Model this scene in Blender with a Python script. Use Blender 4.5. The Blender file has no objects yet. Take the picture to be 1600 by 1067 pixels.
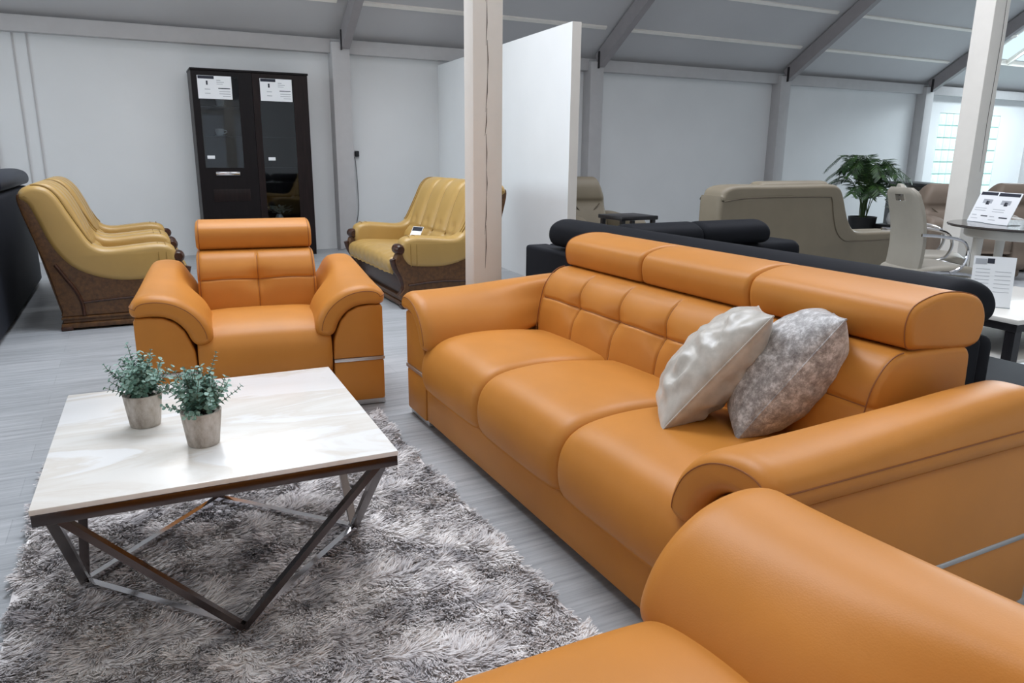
import bpy, bmesh, math, random
from mathutils import Vector, Matrix, noise
from mathutils.geometry import tessellate_polygon
random.seed(7)
C = bpy.context.scene.collection
PI = math.pi

# ------------------------------------------------------------------ materials
def srgb(r, g, b):
    f = lambda c: (c/255/12.92) if c/255 <= .04045 else ((c/255+.055)/1.055)**2.4
    return (f(r), f(g), f(b), 1)

def new_mat(name):
    m = bpy.data.materials.new(name); m.use_nodes = True
    nt = m.node_tree; b = nt.nodes['Principled BSDF']
    return m, nt, b

def N(nt, t, **kw):
    n = nt.nodes.new(t)
    for k, v in kw.items():
        if k in n.inputs: n.inputs[k].default_value = v
        else: setattr(n, k, v)
    return n

def tex_coord(nt, scale=(1,1,1), src='Object'):
    tc = nt.nodes.new('ShaderNodeTexCoord'); mp = nt.nodes.new('ShaderNodeMapping')
    mp.inputs['Scale'].default_value = scale
    nt.links.new(tc.outputs[src], mp.inputs[0]); return mp.outputs[0]

def ramp(nt, fac, stops):
    r = nt.nodes.new('ShaderNodeValToRGB'); e = r.color_ramp.elements
    while len(e) < len(stops): e.new(.5)
    for i, (p, c) in enumerate(stops): e[i].position = p; e[i].color = c
    nt.links.new(fac, r.inputs[0]); return r.outputs[0]

def bump(nt, b, height, strength=.2, dist=.002):
    n = N(nt, 'ShaderNodeBump'); n.inputs['Strength'].default_value = strength; n.inputs['Distance'].default_value = dist
    nt.links.new(height, n.inputs['Height']); nt.links.new(n.outputs[0], b.inputs['Normal'])

def plain(name, rgb, rough=.5, metal=0, spec=.5, var=.04, vscale=8, bmp=0, bscale=200):
    """one colour with a little procedural unevenness and an optional fine bump"""
    m, nt, b = new_mat(name); c = srgb(*rgb)
    co = tex_coord(nt)
    nz = N(nt, 'ShaderNodeTexNoise', Scale=vscale, Detail=4.0); nt.links.new(co, nz.inputs['Vector'])
    lo = tuple(x*(1-var) for x in c[:3])+(1,); hi = tuple(min(1, x*(1+var)) for x in c[:3])+(1,)
    nt.links.new(ramp(nt, nz.outputs['Fac'], [(.3, lo), (.7, hi)]), b.inputs['Base Color'])
    b.inputs['Roughness'].default_value = rough; b.inputs['Metallic'].default_value = metal
    b.inputs['Specular IOR Level'].default_value = spec
    if bmp:
        n2 = N(nt, 'ShaderNodeTexNoise', Scale=bscale, Detail=3.0); nt.links.new(co, n2.inputs['Vector'])
        bump(nt, b, n2.outputs['Fac'], bmp, .002)
    return m

def leather(name, rgb, rough=.42, spec=.5, grain=260, strength=.12, var=.05):
    m, nt, b = new_mat(name); c = srgb(*rgb); co = tex_coord(nt)
    nz = N(nt, 'ShaderNodeTexNoise', Scale=5.0, Detail=5.0); nt.links.new(co, nz.inputs['Vector'])
    lo = tuple(x*(1-var) for x in c[:3])+(1,); hi = tuple(min(1, x*(1+var)) for x in c[:3])+(1,)
    nt.links.new(ramp(nt, nz.outputs['Fac'], [(.3, lo), (.7, hi)]), b.inputs['Base Color'])
    b.inputs['Roughness'].default_value = rough; b.inputs['Specular IOR Level'].default_value = spec
    v = N(nt, 'ShaderNodeTexVoronoi', Scale=float(grain)); nt.links.new(co, v.inputs['Vector'])
    bump(nt, b, v.outputs['Distance'], strength, .0012)
    return m

def wood(name, lo, hi, rough=.4, axis='X', sc=1.0, spec=.5):
    m, nt, b = new_mat(name)
    s = {'X': (1.2, 14, 14), 'Y': (14, 1.2, 14), 'Z': (14, 14, 1.2)}[axis]
    co = tex_coord(nt, tuple(q*sc for q in s))
    nz = N(nt, 'ShaderNodeTexNoise', Scale=2.5, Detail=6.0, Roughness=.65); nt.links.new(co, nz.inputs['Vector'])
    nt.links.new(ramp(nt, nz.outputs['Fac'], [(.3, srgb(*lo)), (.7, srgb(*hi))]), b.inputs['Base Color'])
    b.inputs['Roughness'].default_value = rough; b.inputs['Specular IOR Level'].default_value = spec
    return m

def emit(name, rgb, strength):
    m, nt, b = new_mat(name)
    b.inputs['Base Color'].default_value = srgb(*rgb)
    b.inputs['Emission Color'].default_value = srgb(*rgb); b.inputs['Emission Strength'].default_value = strength
    return m

M = {}
M['tan'] = leather('tan_leather', (194, 127, 54), .42, .25, 320, .07)
M['tan_seam'] = plain('tan_leather_seam', (140, 82, 32), .55)
M['yellow'] = leather('mustard_leather', (182, 148, 86), .34, .5, 180, .1)
M['yellow_seam'] = plain('mustard_seam', (150, 118, 56), .6)
M['black_leather'] = leather('black_leather', (32, 33, 37), .6, .22)
M['navy'] = plain('navy_fabric', (14, 20, 34), .75, bmp=.15, bscale=400)
M['navy_top'] = leather('navy_headrest', (30, 38, 52), .5, .4)
M['taupe'] = leather('taupe_leather', (128, 118, 100), .5, .4)
M['brown_taupe'] = leather('brown_taupe_leather', (122, 108, 95), .55, .35)
M['taupe_seam'] = plain('taupe_seam', (96, 86, 70), .6)
M['greige'] = leather('greige_leather', (158, 152, 140), .5, .4)
M['chrome'] = plain('chrome', (225, 225, 228), .1, 1.0, var=.01)
M['dark_chrome'] = plain('dark_chrome', (84, 76, 74), .2, 1.0, var=.02)
M['steel'] = plain('brushed_steel_trim', (205, 205, 205), .35, .9, var=.02)
M['black_plastic'] = plain('black_plastic', (16, 16, 18), .45)
M['black_wood'] = wood('black_stained_wood', (15, 14, 17), (30, 27, 30), .4, 'Z')
M['wenge'] = wood('wenge_wood', (18, 12, 13), (36, 25, 25), .4, 'Z', 1.0, .22)
M['wenge_dark'] = wood('dark_wenge_wood', (12, 9, 12), (22, 17, 20), .4, 'Z', 1.0, .22)
M['oak'] = wood('brown_carved_wood', (70, 44, 24), (112, 76, 40), .38, 'X')
M['oak_dark'] = wood('dark_brown_wood', (40, 22, 16), (74, 42, 26), .32, 'X')
M['white_paint'] = plain('white_painted_timber', (242, 237, 229), .55, var=.02, bmp=.1, bscale=60)
M['crack'] = plain('timber_crack', (92, 82, 76), .9)
M['grey_paint'] = plain('grey_white_painted_steel', (190, 188, 188), .5, var=.03)
M['rafter'] = plain('grey_shaded_rafter', (150, 145, 146), .55, var=.04)  # the rafters' shadow-side grey is put into this colour
M['bracket'] = plain('dark_bracket', (38, 34, 36), .6)
M['wall'] = plain('white_wall_paint', (228, 229, 229), .7, var=.025, vscale=1.3, bmp=.06, bscale=90)
M['panel'] = plain('white_partition_laminate', (240, 241, 241), .45, var=.015, vscale=2)
M['panel_edge'] = plain('cream_partition_edge', (206, 200, 192), .5, var=.02)
M['ceiling'] = plain('white_ceiling_board', (196, 195, 196), .8, var=.03, vscale=1.0)
M['paper'] = plain('white_paper', (236, 238, 240), .6, var=.01)
M['ink'] = plain('dark_printed_ink', (34, 38, 52), .7)
M['grey_ink'] = plain('grey_printed_ink', (168, 171, 177), .7)
M['porcelain'] = plain('white_porcelain', (236, 236, 234), .2, var=.01)
M['white_lacquer'] = plain('white_lacquer', (224, 221, 214), .3, var=.02)
M['green_glaze'] = plain('green_glaze', (150, 160, 40), .25, var=.15)
M['soil'] = plain('dark_soil', (38, 32, 28), .95, var=.3, vscale=60)
M['flower'] = plain('pale_flower_petals', (214, 222, 210), .6, var=.1)
M['fabric_black'] = plain('black_cloth', (14, 14, 15), .8)
M['cable'] = plain('grey_cable', (120, 120, 122), .5)

M['black_leather'].node_tree.nodes['Principled BSDF'].inputs['IOR'].default_value = 1.2
# floor: pale grey wood-look planks running left-right
m, nt, b = new_mat('grey_plank_floor'); M['floor'] = m
co = tex_coord(nt, (1, 1, 1))
br = nt.nodes.new('ShaderNodeTexBrick'); nt.links.new(co, br.inputs['Vector'])
br.inputs['Scale'].default_value = 1.0; br.inputs['Brick Width'].default_value = 1.25; br.inputs['Row Height'].default_value = .185
br.inputs['Mortar Size'].default_value = .0015; br.inputs['Color1'].default_value = (.35, .35, .35, 1); br.inputs['Color2'].default_value = (.65, .65, .65, 1)
br.inputs['Mortar'].default_value = (.1, .1, .1, 1); br.offset = .37
co2 = tex_coord(nt, (1.3, 22, 1))
nz = N(nt, 'ShaderNodeTexNoise', Scale=1.6, Detail=7.0, Roughness=.7); nt.links.new(co2, nz.inputs['Vector'])
mx = nt.nodes.new('ShaderNodeMix'); mx.data_type = 'RGBA'; mx.inputs[0].default_value = .25
nt.links.new(nz.outputs['Fac'], mx.inputs[6]); nt.links.new(br.outputs['Color'], mx.inputs[7])
nt.links.new(ramp(nt, mx.outputs[2], [(.25, srgb(120, 123, 126)), (.5, srgb(162, 165, 168)), (.75, srgb(192, 194, 196))]), b.inputs['Base Color'])
b.inputs['Roughness'].default_value = .42; b.inputs['Specular IOR Level'].default_value = .45
bump(nt, b, nz.outputs['Fac'], .08, .002)

# marble
m, nt, b = new_mat('white_marble'); M['marble'] = m
co = tex_coord(nt, (1.0, 3.6, 1))
nz = N(nt, 'ShaderNodeTexNoise', Scale=1.3, Detail=6.0, Roughness=.6, Distortion=1.2); nt.links.new(co, nz.inputs['Vector'])
veins = ramp(nt, nz.outputs['Fac'], [(.0, srgb(232, 231, 228)), (.40, srgb(232, 229, 223)), (.5, srgb(223, 217, 208)), (.56, srgb(236, 235, 233)), (1, srgb(230, 226, 219))])
nt.links.new(veins, b.inputs['Base Color']); b.inputs['Roughness'].default_value = .22

# weathered plant pot
m, nt, b = new_mat('whitewashed_pot'); M['pot'] = m
co = tex_coord(nt, (1, 1, .5))
nz = N(nt, 'ShaderNodeTexNoise', Scale=26.0, Detail=6.0, Roughness=.7); nt.links.new(co, nz.inputs['Vector'])
nt.links.new(ramp(nt, nz.outputs['Fac'], [(.3, srgb(128, 118, 108)), (.48, srgb(176, 168, 158)), (.7, srgb(205, 200, 194))]), b.inputs['Base Color'])
b.inputs['Roughness'].default_value = .85; bump(nt, b, nz.outputs['Fac'], .3, .002)

def leafmat(name, stops, scale, rough=.5):
    m, nt, b = new_mat(name); co = tex_coord(nt)
    nz = N(nt, 'ShaderNodeTexNoise', Scale=float(scale), Detail=2.0); nt.links.new(co, nz.inputs['Vector'])
    nt.links.new(ramp(nt, nz.outputs['Fac'], stops), b.inputs['Base Color'])
    b.inputs['Roughness'].default_value = rough
    return m
M['euc'] = leafmat('grey_green_leaves', [(.25, srgb(62, 96, 80)), (.45, srgb(104, 142, 126)), (.6, srgb(156, 186, 174)), (.75, srgb(128, 154, 118))], 42)
M['euc_stem'] = plain('leaf_stem', (104, 112, 92), .7)
M['palm'] = leafmat('palm_leaf', [(.3, srgb(18, 40, 16)), (.5, srgb(36, 68, 26)), (.7, srgb(66, 100, 38))], 9, .45)
M['palm_stem'] = plain('palm_stem', (62, 82, 40), .6)

# rug pile: light and dark of the brushed strands is put into the colour
m, nt, b = new_mat('grey_shag_pile'); M['pile'] = m
co = tex_coord(nt, (1, 1, 0))
nz = N(nt, 'ShaderNodeTexNoise', Scale=7.0, Detail=5.0, Roughness=.65, Distortion=.6); nt.links.new(co, nz.inputs['Vector'])
nt.links.new(ramp(nt, nz.outputs['Fac'], [(.36, srgb(176, 172, 174)), (.5, srgb(222, 217, 216)), (.62, srgb(248, 244, 242))]), b.inputs['Base Color'])
b.inputs['Roughness'].default_value = .5; b.inputs['Specular IOR Level'].default_value = .35

# cushion fabrics
m, nt, b = new_mat('silver_satin'); M['satin'] = m
co = tex_coord(nt)
nz = N(nt, 'ShaderNodeTexNoise', Scale=30.0, Detail=3.0); nt.links.new(co, nz.inputs['Vector'])
nt.links.new(ramp(nt, nz.outputs['Fac'], [(.3, srgb(166, 160, 150)), (.7, srgb(190, 184, 174))]), b.inputs['Base Color'])
b.inputs['Roughness'].default_value = .36; b.inputs['Specular IOR Level'].default_value = .6
b.inputs['Sheen Weight'].default_value = .3
m, nt, b = new_mat('mottled_grey_velvet'); M['velvet'] = m
co = tex_coord(nt)
nz = N(nt, 'ShaderNodeTexNoise', Scale=38.0, Detail=8.0, Roughness=.8); nt.links.new(co, nz.inputs['Vector'])
nt.links.new(ramp(nt, nz.outputs['Fac'], [(.36, srgb(112, 107, 106)), (.5, srgb(160, 156, 154)), (.62, srgb(218, 216, 216))]), b.inputs['Base Color'])
b.inputs['Roughness'].default_value = .5; b.inputs['Sheen Weight'].default_value = .5
bump(nt, b, nz.outputs['Fac'], .25, .002)

# clear glass that lets light through without caustics
def glass(name, tint, refl=.12):
    m = bpy.data.materials.new(name); m.use_nodes = True; nt = m.node_tree
    for n in list(nt.nodes): nt.nodes.remove(n)
    out = nt.nodes.new('ShaderNodeOutputMaterial'); mix = nt.nodes.new('ShaderNodeMixShader')
    tr = nt.nodes.new('ShaderNodeBsdfTransparent'); gl = nt.nodes.new('ShaderNodeBsdfGlossy'); fr = nt.nodes.new('ShaderNodeFresnel')
    tr.inputs[0].default_value = srgb(*tint); gl.inputs['Roughness'].default_value = .03; fr.inputs[0].default_value = 1.5
    nt.links.new(fr.outputs[0], mix.inputs[0]); nt.links.new(tr.outputs[0], mix.inputs[1]); nt.links.new(gl.outputs[0], mix.inputs[2])
    nt.links.new(mix.outputs[0], out.inputs[0]); return m
M['glass'] = glass('cabinet_glass', (222, 228, 232))
M['smoked'] = plain('dark_smoked_glass', (58, 52, 50), .12, 0, .6, var=.01)
M['frosted'] = emit('daylit_glass_block', (204, 234, 225), .6)
M['block_joint'] = plain('glass_block_joint', (170, 196, 196), .6)
M['win_day'] = emit('bright_overcast_daylight', (226, 236, 246), .15)

# ------------------------------------------------------------------ geometry helpers
class MB:
    def __init__(s): s.v = []; s.f = []; s.mi = []; s.cur = 0
    def add(s, vs, fs, T=None):
        o = len(s.v)
        s.v += [tuple((T @ Vector(p)) if T else p) for p in vs]
        s.f += [[i+o for i in f] for f in fs]; s.mi += [s.cur]*len(fs); return s
    def box(s, lo, hi, bev=0, T=None, seg=2):
        bm = bmesh.new(); bmesh.ops.create_cube(bm, size=1)
        for v in bm.verts:
            v.co = Vector([(lo[i]+hi[i])/2 + v.co[i]*(hi[i]-lo[i]) for i in range(3)])
        if bev: bmesh.ops.bevel(bm, geom=list(bm.edges), offset=bev, segments=seg, profile=.5, affect='EDGES')
        bm.verts.index_update()
        s.add([tuple(v.co) for v in bm.verts], [[v.index for v in f.verts] for f in bm.faces], T); bm.free(); return s
    def tube(s, pts, r, n=8, cap=True, closed=False, T=None):
        P = [Vector(p) for p in pts]; L = len(P); vs = []; fs = []; prev = None
        rr = r if isinstance(r, (list, tuple)) else [r]*L
        for i, p in enumerate(P):
            if closed: t = P[(i+1) % L]-P[i-1]
            else: t = P[min(i+1, L-1)]-P[max(i-1, 0)]
            t.normalize()
            if prev is None:
                a = Vector((0,0,1)) if abs(t.z) < .9 else Vector((1,0,0)); u = t.cross(a).normalized()
            else: u = (prev - t*prev.dot(t)).normalized()
            prev = u; w = t.cross(u)
            for k in range(n):
                a = 2*PI*k/n; vs.append(tuple(p + rr[i]*(math.cos(a)*u + math.sin(a)*w)))
        for i in range(L if closed else L-1):
            j = (i+1) % L
            for k in range(n): fs.append([i*n+k, i*n+(k+1) % n, j*n+(k+1) % n, j*n+k])
        if cap and not closed: fs += [list(range(n))[::-1], list(range((L-1)*n, L*n))]
        return s.add(vs, fs, T)
    def bar(s, a, b, w, h, T=None, up=(0,0,1)):
        """rectangular bar from a to b, w across and h along 'up'"""
        a = Vector(a); b = Vector(b); t = (b-a).normalized(); u = Vector(up)
        x = t.cross(u)
        if x.length < 1e-4: x = t.cross(Vector((1,0,0)))
        x.normalize(); y = x.cross(t)
        vs = []
        for p in (a, b):
            for i, j in ((-1,-1),(1,-1),(1,1),(-1,1)): vs.append(tuple(p + x*i*w/2 + y*j*h/2))
        return s.add(vs, [[3,2,1,0],[4,5,6,7],[0,1,5,4],[1,2,6,5],[2,3,7,6],[3,0,4,7]], T)
    def lathe(s, prof, n=24, T=None, cap=True):
        vs = []; fs = []; L = len(prof)
        for r, z in prof:
            for k in range(n): a = 2*PI*k/n; vs.append((r*math.cos(a), r*math.sin(a), z))
        for i in range(L-1):
            for k in range(n): fs.append([i*n+k, i*n+(k+1) % n, (i+1)*n+(k+1) % n, (i+1)*n+k])
        if cap: fs += [list(range(n))[::-1], list(range((L-1)*n, L*n))]
        return s.add(vs, fs, T)
    def loft(s, prof, a0, a1, fmap, er=(.02, .015), k=5, mids=None, er2=None):
        """closed 2D profile swept from a0 to a1, both ends rounded; fmap(u, v, a) -> xyz"""
        n = len(prof); P = [Vector(p) for p in prof]
        area = sum(P[i].x*P[(i+1) % n].y - P[(i+1) % n].x*P[i].y for i in range(n))
        sg = 1 if area > 0 else -1; nor = []
        for i in range(n):
            t = P[(i+1) % n]-P[i-1]; q = Vector((t.y, -t.x))*sg; nor.append(q.normalized() if q.length else q)
        er2 = er2 or er; st = []
        for i in range(k+1):
            f = i/k*PI/2; st.append((a0 + er[0]*(1-math.cos(f)) if False else a0 + er[0]*(1-math.sin(PI/2-f)), er[1]*(1-math.sin(f))))
        if mids:
            st += [(a, 0) for a in mids if a0+er[0]*1.02 < a < a1-er2[0]*1.02]
        for i in range(k, -1, -1):
            f = i/k*PI/2; st.append((a1 - er2[0]*(1-math.cos(f)), er2[1]*(1-math.sin(f))))
        vs = []; fs = []
        for a, ins in st:
            for i in range(n):
                q = P[i]-nor[i]*ins; vs.append(tuple(fmap(q.x, q.y, a)))
        for j in range(len(st)-1):
            for i in range(n): fs.append([j*n+i, j*n+(i+1) % n, (j+1)*n+(i+1) % n, (j+1)*n+i])
        b = (len(st)-1)*n
        q0 = [Vector((p.x-m.x*st[0][1], p.y-m.y*st[0][1], 0)) for p, m in zip(P, nor)]
        for tri in tessellate_polygon([q0]): fs += [list(tri), [i+b for i in tri][::-1]]
        return s.add(vs, fs)
    def obj(s, name, mat, parent=None, angle=40, smooth=True):
        me = bpy.data.meshes.new(name); me.from_pydata(s.v, [], s.f)
        mats = mat if isinstance(mat, (list, tuple)) else [mat]
        for q in mats: me.materials.append(q)
        bm = bmesh.new(); bm.from_mesh(me)
        bmesh.ops.recalc_face_normals(bm, faces=bm.faces); bm.to_mesh(me); bm.free()
        if len(mats) > 1:
            for p, i in zip(me.polygons, s.mi): p.material_index = i
        if smooth:
            me.polygons.foreach_set('use_smooth', [True]*len(me.polygons)); me.set_sharp_from_angle(angle=math.radians(angle))
        o = bpy.data.objects.new(name, me); C.objects.link(o)
        if parent: o.parent = parent
        return o

def spline(pts, sub=5, closed=True):
    """Catmull-Rom through 2D/3D points"""
    P = [Vector(p) for p in pts]; n = len(P); out = []
    for i in range(n if closed else n-1):
        if closed: a, b, c, d = P[i-1], P[i], P[(i+1) % n], P[(i+2) % n]
        else: a, b, c, d = P[max(i-1,0)], P[i], P[i+1], P[min(i+2,n-1)]
        for k in range(sub):
            t = k/sub; out.append(.5*((2*b)+(c-a)*t+(2*a-5*b+4*c-d)*t*t+(3*b-a-3*c+d)*t**3))
    if not closed: out.append(P[-1].copy())
    return [tuple(p) for p in out]

def thing(name, label, cat, loc=(0,0,0), rz=0, group=None):
    o = bpy.data.objects.new(name, None); C.objects.link(o); o.empty_display_size = .1
    o.location = loc; o.rotation_euler = (0, 0, rz); o['label'] = label; o['category'] = cat
    if group: o['group'] = group
    return o
def tag(o, label, cat, group=None):
    o['label'] = label; o['category'] = cat
    if group: o['group'] = group
    return o
def struct(o): o['kind'] = 'structure'; return o
def sstep(a, b, x):
    t = max(0, min(1, (x-a)/(b-a))); return t*t*(3-2*t)

# ------------------------------------------------------------------ room shell
EAVE, BACK, FRONT, LEFT, RIGHT, SLOPE = 2.58, 9.7, -3.3, -3.6, 21.0, .64
RIDGE_Y = 3.2
def roof_z(y): return EAVE + (BACK-y if y > RIDGE_Y else y-FRONT)*SLOPE
RIDGE_Z = roof_z(RIDGE_Y)
o = MB().box((LEFT-.2, FRONT-.2, -.1), (RIGHT+.2, BACK+.2, 0)).obj('floor', M['floor']); struct(o)

# back wall with the glass-block window opening
W0, W1, WZ0, WZ1 = 14.32, 16.30, .45, 2.09
w = MB()
w.box((LEFT-.2, BACK, 0), (W0, BACK+.2, EAVE+.1)); w.box((W1, BACK, 0), (RIGHT+.2, BACK+.2, EAVE+.1))
w.box((W0, BACK, 0), (W1, BACK+.2, WZ0)); w.box((W0, BACK, WZ1), (W1, BACK+.2, EAVE+.1))
struct(w.obj('wall_back', M['wall']))
# side walls: gables; left with a shop window opening
def gable(x0, x1, name, hole=None):
    m = MB()
    def prism(y0, y1, z0, ztop):  # ztop: function
        n = 2 if not (y0 < RIDGE_Y < y1) else 3
        ys = [y0, y1] if n == 2 else [y0, RIDGE_Y, y1]
        low = [(y, z0) for y in ys]; top = [(y, ztop(y)) for y in ys[::-1]]
        P = low+top; k = len(P)
        vs = [(x0, y, z) for y, z in P]+[(x1, y, z) for y, z in P]
        fs = [list(range(k)), list(range(k, 2*k))[::-1]]+[[i, (i+1) % k, k+(i+1) % k, k+i] for i in range(k)]
        m.add(vs, fs)
    zt = lambda y: roof_z(y)+.05
    if hole:
        y0, y1, z0, z1 = hole
        prism(FRONT-.2, y0, 0, zt); prism(y1, BACK+.2, 0, zt)
        prism(y0, y1, 0, lambda y: z0); prism(y0, y1, z1, zt)
    else: prism(FRONT-.2, BACK+.2, 0, zt)
    return struct(m.obj(name, M['wall']))
SHOP = (5.0, 9.2, 1.0, 2.5)
gable(LEFT-.2, LEFT, 'wall_left', SHOP)
gable(RIGHT, RIGHT+.2, 'wall_right')
# front wall (behind the camera) with two shop windows
FW = [(-1.5, 3.0), (4.5, 9.0)]
w = MB(); xs = [LEFT-.2]+[q for a in FW for q in a]+[RIGHT+.2]
for i in range(0, len(xs), 2): w.box((xs[i], FRONT-.2, 0), (xs[i+1], FRONT, EAVE+.1))
for a, b_ in FW:
    w.box((a, FRONT-.2, 0), (b_, FRONT, .4)); w.box((a, FRONT-.2, 2.3), (b_, FRONT, EAVE+.1))
struct(w.obj('wall_front', M['wall']))

# roof boards with openings for the skylight and the added ones
def slope_boards(name, y0, y1, holes):
    ys = sorted({y0, y1} | {q for h in holes for q in h[2:]}); xs = sorted({LEFT-.2, RIGHT+.2} | {q for h in holes for q in h[:2]})
    m = MB()
    for i in range(len(xs)-1):
        for j in range(len(ys)-1):
            cx = (xs[i]+xs[i+1])/2; cy = (ys[j]+ys[j+1])/2
            if any(h[0] < cx < h[1] and h[2] < cy < h[3] for h in holes): continue
            a, b_ = ys[j], ys[j+1]; vs = []
            for dz in (0, .12):
                vs += [(xs[i], a, roof_z(a)+dz), (xs[i+1], a, roof_z(a)+dz), (xs[i+1], b_, roof_z(b_)+dz), (xs[i], b_, roof_z(b_)+dz)]
            m.add(vs, [[0,1,2,3],[4,5,6,7],[0,1,5,4],[1,2,6,5],[2,3,7,6],[3,0,4,7]])
    return struct(m.obj(name, M['ceiling'], smooth=False))
SKY_BACK = [(14.35, 17.0, 6.6, 9.12), (-.3, 2.3, 3.6, 5.7), (4.0, 6.4, 3.6, 5.7), (7.0, 9.6, 3.7, 6.0), (-.4, 2.0, 6.3, 7.7)]  # first is the hall's skylight; the others are unseen, added for overhead light
ADDED_SKY_FRONT = [(-.6, 1.8, -1.6, .6), (3.4, 5.6, -1.6, .6)]  # unseen openings, added for warm light from the camera side
slope_boards('ceiling', RIDGE_Y, BACK+.2, SKY_BACK)
slope_boards('ceiling', FRONT-.2, RIDGE_Y, ADDED_SKY_FRONT)
for i, h in enumerate(SKY_BACK+ADDED_SKY_FRONT):     # frames with glazing bars, for the added openings too
    x0, x1, y0, y1 = h; f = MB()
    for x in [x0, x0+(x1-x0)/3, x0+2*(x1-x0)/3, x1]: f.bar((x, y0, roof_z(y0)+.05), (x, y1, roof_z(y1)+.05), .05, .09)
    for y in (y0, (y0+y1)/2, y1): f.bar((x0, y, roof_z(y)+.05), (x1, y, roof_z(y)+.05), .05, .09)
    struct(f.obj('window_%d' % (i+2), M['white_paint'], smooth=False))

# glass block window
fr = MB(); fr.box((W0, BACK+.02, WZ0), (W1, BACK+.09, WZ1)); wf = struct(fr.obj('window_1', M['block_joint'], smooth=False))
g = MB(); nx, nz_ = 9, 7
bw, bh = (W1-W0)/nx, (WZ1-WZ0)/nz_
for i in range(nx):
    for j in range(nz_):
        g.box((W0+i*bw+.012, BACK+.0, WZ0+j*bh+.012), (W0+(i+1)*bw-.012, BACK+.03, WZ0+(j+1)*bh-.012), .01)
        g.box((W0+i*bw+.06, BACK-.006, WZ0+j*bh+.06), (W0+(i+1)*bw-.06, BACK+.0, WZ0+(j+1)*bh-.06), .005)
g.obj('glass_blocks', M['frosted'], wf)

# shop windows: bright daylight outside, white mullions
def shop_window(n, a, b_, z0, z1, side):
    f = MB(); p = MB()
    k = max(2, round((b_-a)/1.2))
    for i in range(k+1):
        q = a+(b_-a)*i/k
        if side == 'left': f.box((LEFT-.14, q-.035, z0), (LEFT-.04, q+.035, z1))
        else: f.box((q-.035, FRONT-.14, z0), (q+.035, FRONT-.04, z1))
    for z in (z0+.035, z1-.035):
        if side == 'left': f.box((LEFT-.14, a, z-.035), (LEFT-.04, b_, z+.035))
        else: f.box((a, FRONT-.14, z-.035), (b_, FRONT-.04, z+.035))
    if side == 'left': p.box((LEFT-.17, a, z0), (LEFT-.15, b_, z1))
    else: p.box((a, FRONT-.17, z0), (b_, FRONT-.15, z1))
    o = struct(f.obj('window_%d' % n, M['white_paint'], smooth=False)); p.obj('pane', M['win_day'], o, smooth=False)
shop_window(10, SHOP[0], SHOP[1], SHOP[2], SHOP[3], 'left')
for i, (a, b_) in enumerate(FW): shop_window(11+i, a, b_, .4, 2.3, 'front')

# portal frames: wall columns, rafters, brackets, wall beam, battens
tn = [0]
def trim(o): tn[0] += 1; o.name = 'trim_%d' % tn[0]; return struct(o)
COLS = [-1.25, 2.47, 6.19, 9.92, 13.65, 17.4]
for x in COLS:
    c = MB()
    if x == -1.25: c.box((x-.05, BACK-.02, 0), (x+.05, BACK, 2.4))
    else: c.box((x-.11, BACK-.2, 0), (x+.11, BACK, 2.52), .004)
    trim(c.obj('trim', M['grey_paint']))
    if x == -1.25: continue
    r = MB(); yb = BACK-.16
    r.bar((x+.06, yb, roof_z(yb)-.15), (x+.06, RIDGE_Y, RIDGE_Z-.15), .1, .2)
    ro = trim(r.obj('trim', M['rafter'], smooth=False))
    bk = MB(); bk.box((x-.0, BACK-.24, 2.43), (x+.012, BACK-.2, 2.66)); bk.obj('bracket', M['bracket'], ro)
for i in range(len(COLS)):
    x0 = (COLS[i]+.11) if i else LEFT; x1 = COLS[i+1]-.11 if i+1 < len(COLS) else RIGHT
    if i == 0: x0 = LEFT
    bm_ = MB(); bm_.box((x0, BACK-.13, 2.40), (x1, BACK, 2.56), .004); trim(bm_.obj('trim', M['grey_paint']))
    for y in (9.15, 8.5, 7.85):
        if i == 4:
            segs = [(x0, SKY_BACK[0][0]), (SKY_BACK[0][1], x1)]
        else: segs = [(x0, x1)]
        for a, b_ in segs:
            bt = MB(); bt.bar((a, y, roof_z(y)-.012), (b_, y, roof_z(y)-.012), .05, .03, up=(0, .64, 1)); trim(bt.obj('trim', M['white_paint'], smooth=False))
# wall panel joints
for x in (-.93, -.80):
    trim(MB().box((x-.006, BACK-.008, 0), (x+.006, BACK, 2.4)).obj('trim', M['grey_paint']))

# partition panel, meeting the back wall
A = Vector((3.45, 5.7)); B_ = Vector((3.81, 9.70)); d = (B_-A).normalized(); nrm = Vector((d.y, -d.x))
pz0, pz1, th = 2.295, 2.35, .085
vs = []
for q, zt in ((A, pz0), (B_, pz1)):
    for off in (0, th):
        p = q+nrm*off
        vs += [(p.x, min(p.y, 9.699), 0), (p.x, min(p.y, 9.699), zt)]
pm = MB().add(vs, [[0,1,5,4],[2,6,7,3],[0,2,3,1],[4,5,7,6],[1,3,7,5],[0,4,6,2]])
po = pm.obj('partition_panel', [M['panel'], M['panel_edge']], smooth=False)
tag(po, 'tall white partition panel with its cream edge towards the black corner sofa', 'partition')
for p in po.data.polygons:
    if p.normal.y < -.8: p.material_index = 1

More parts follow.
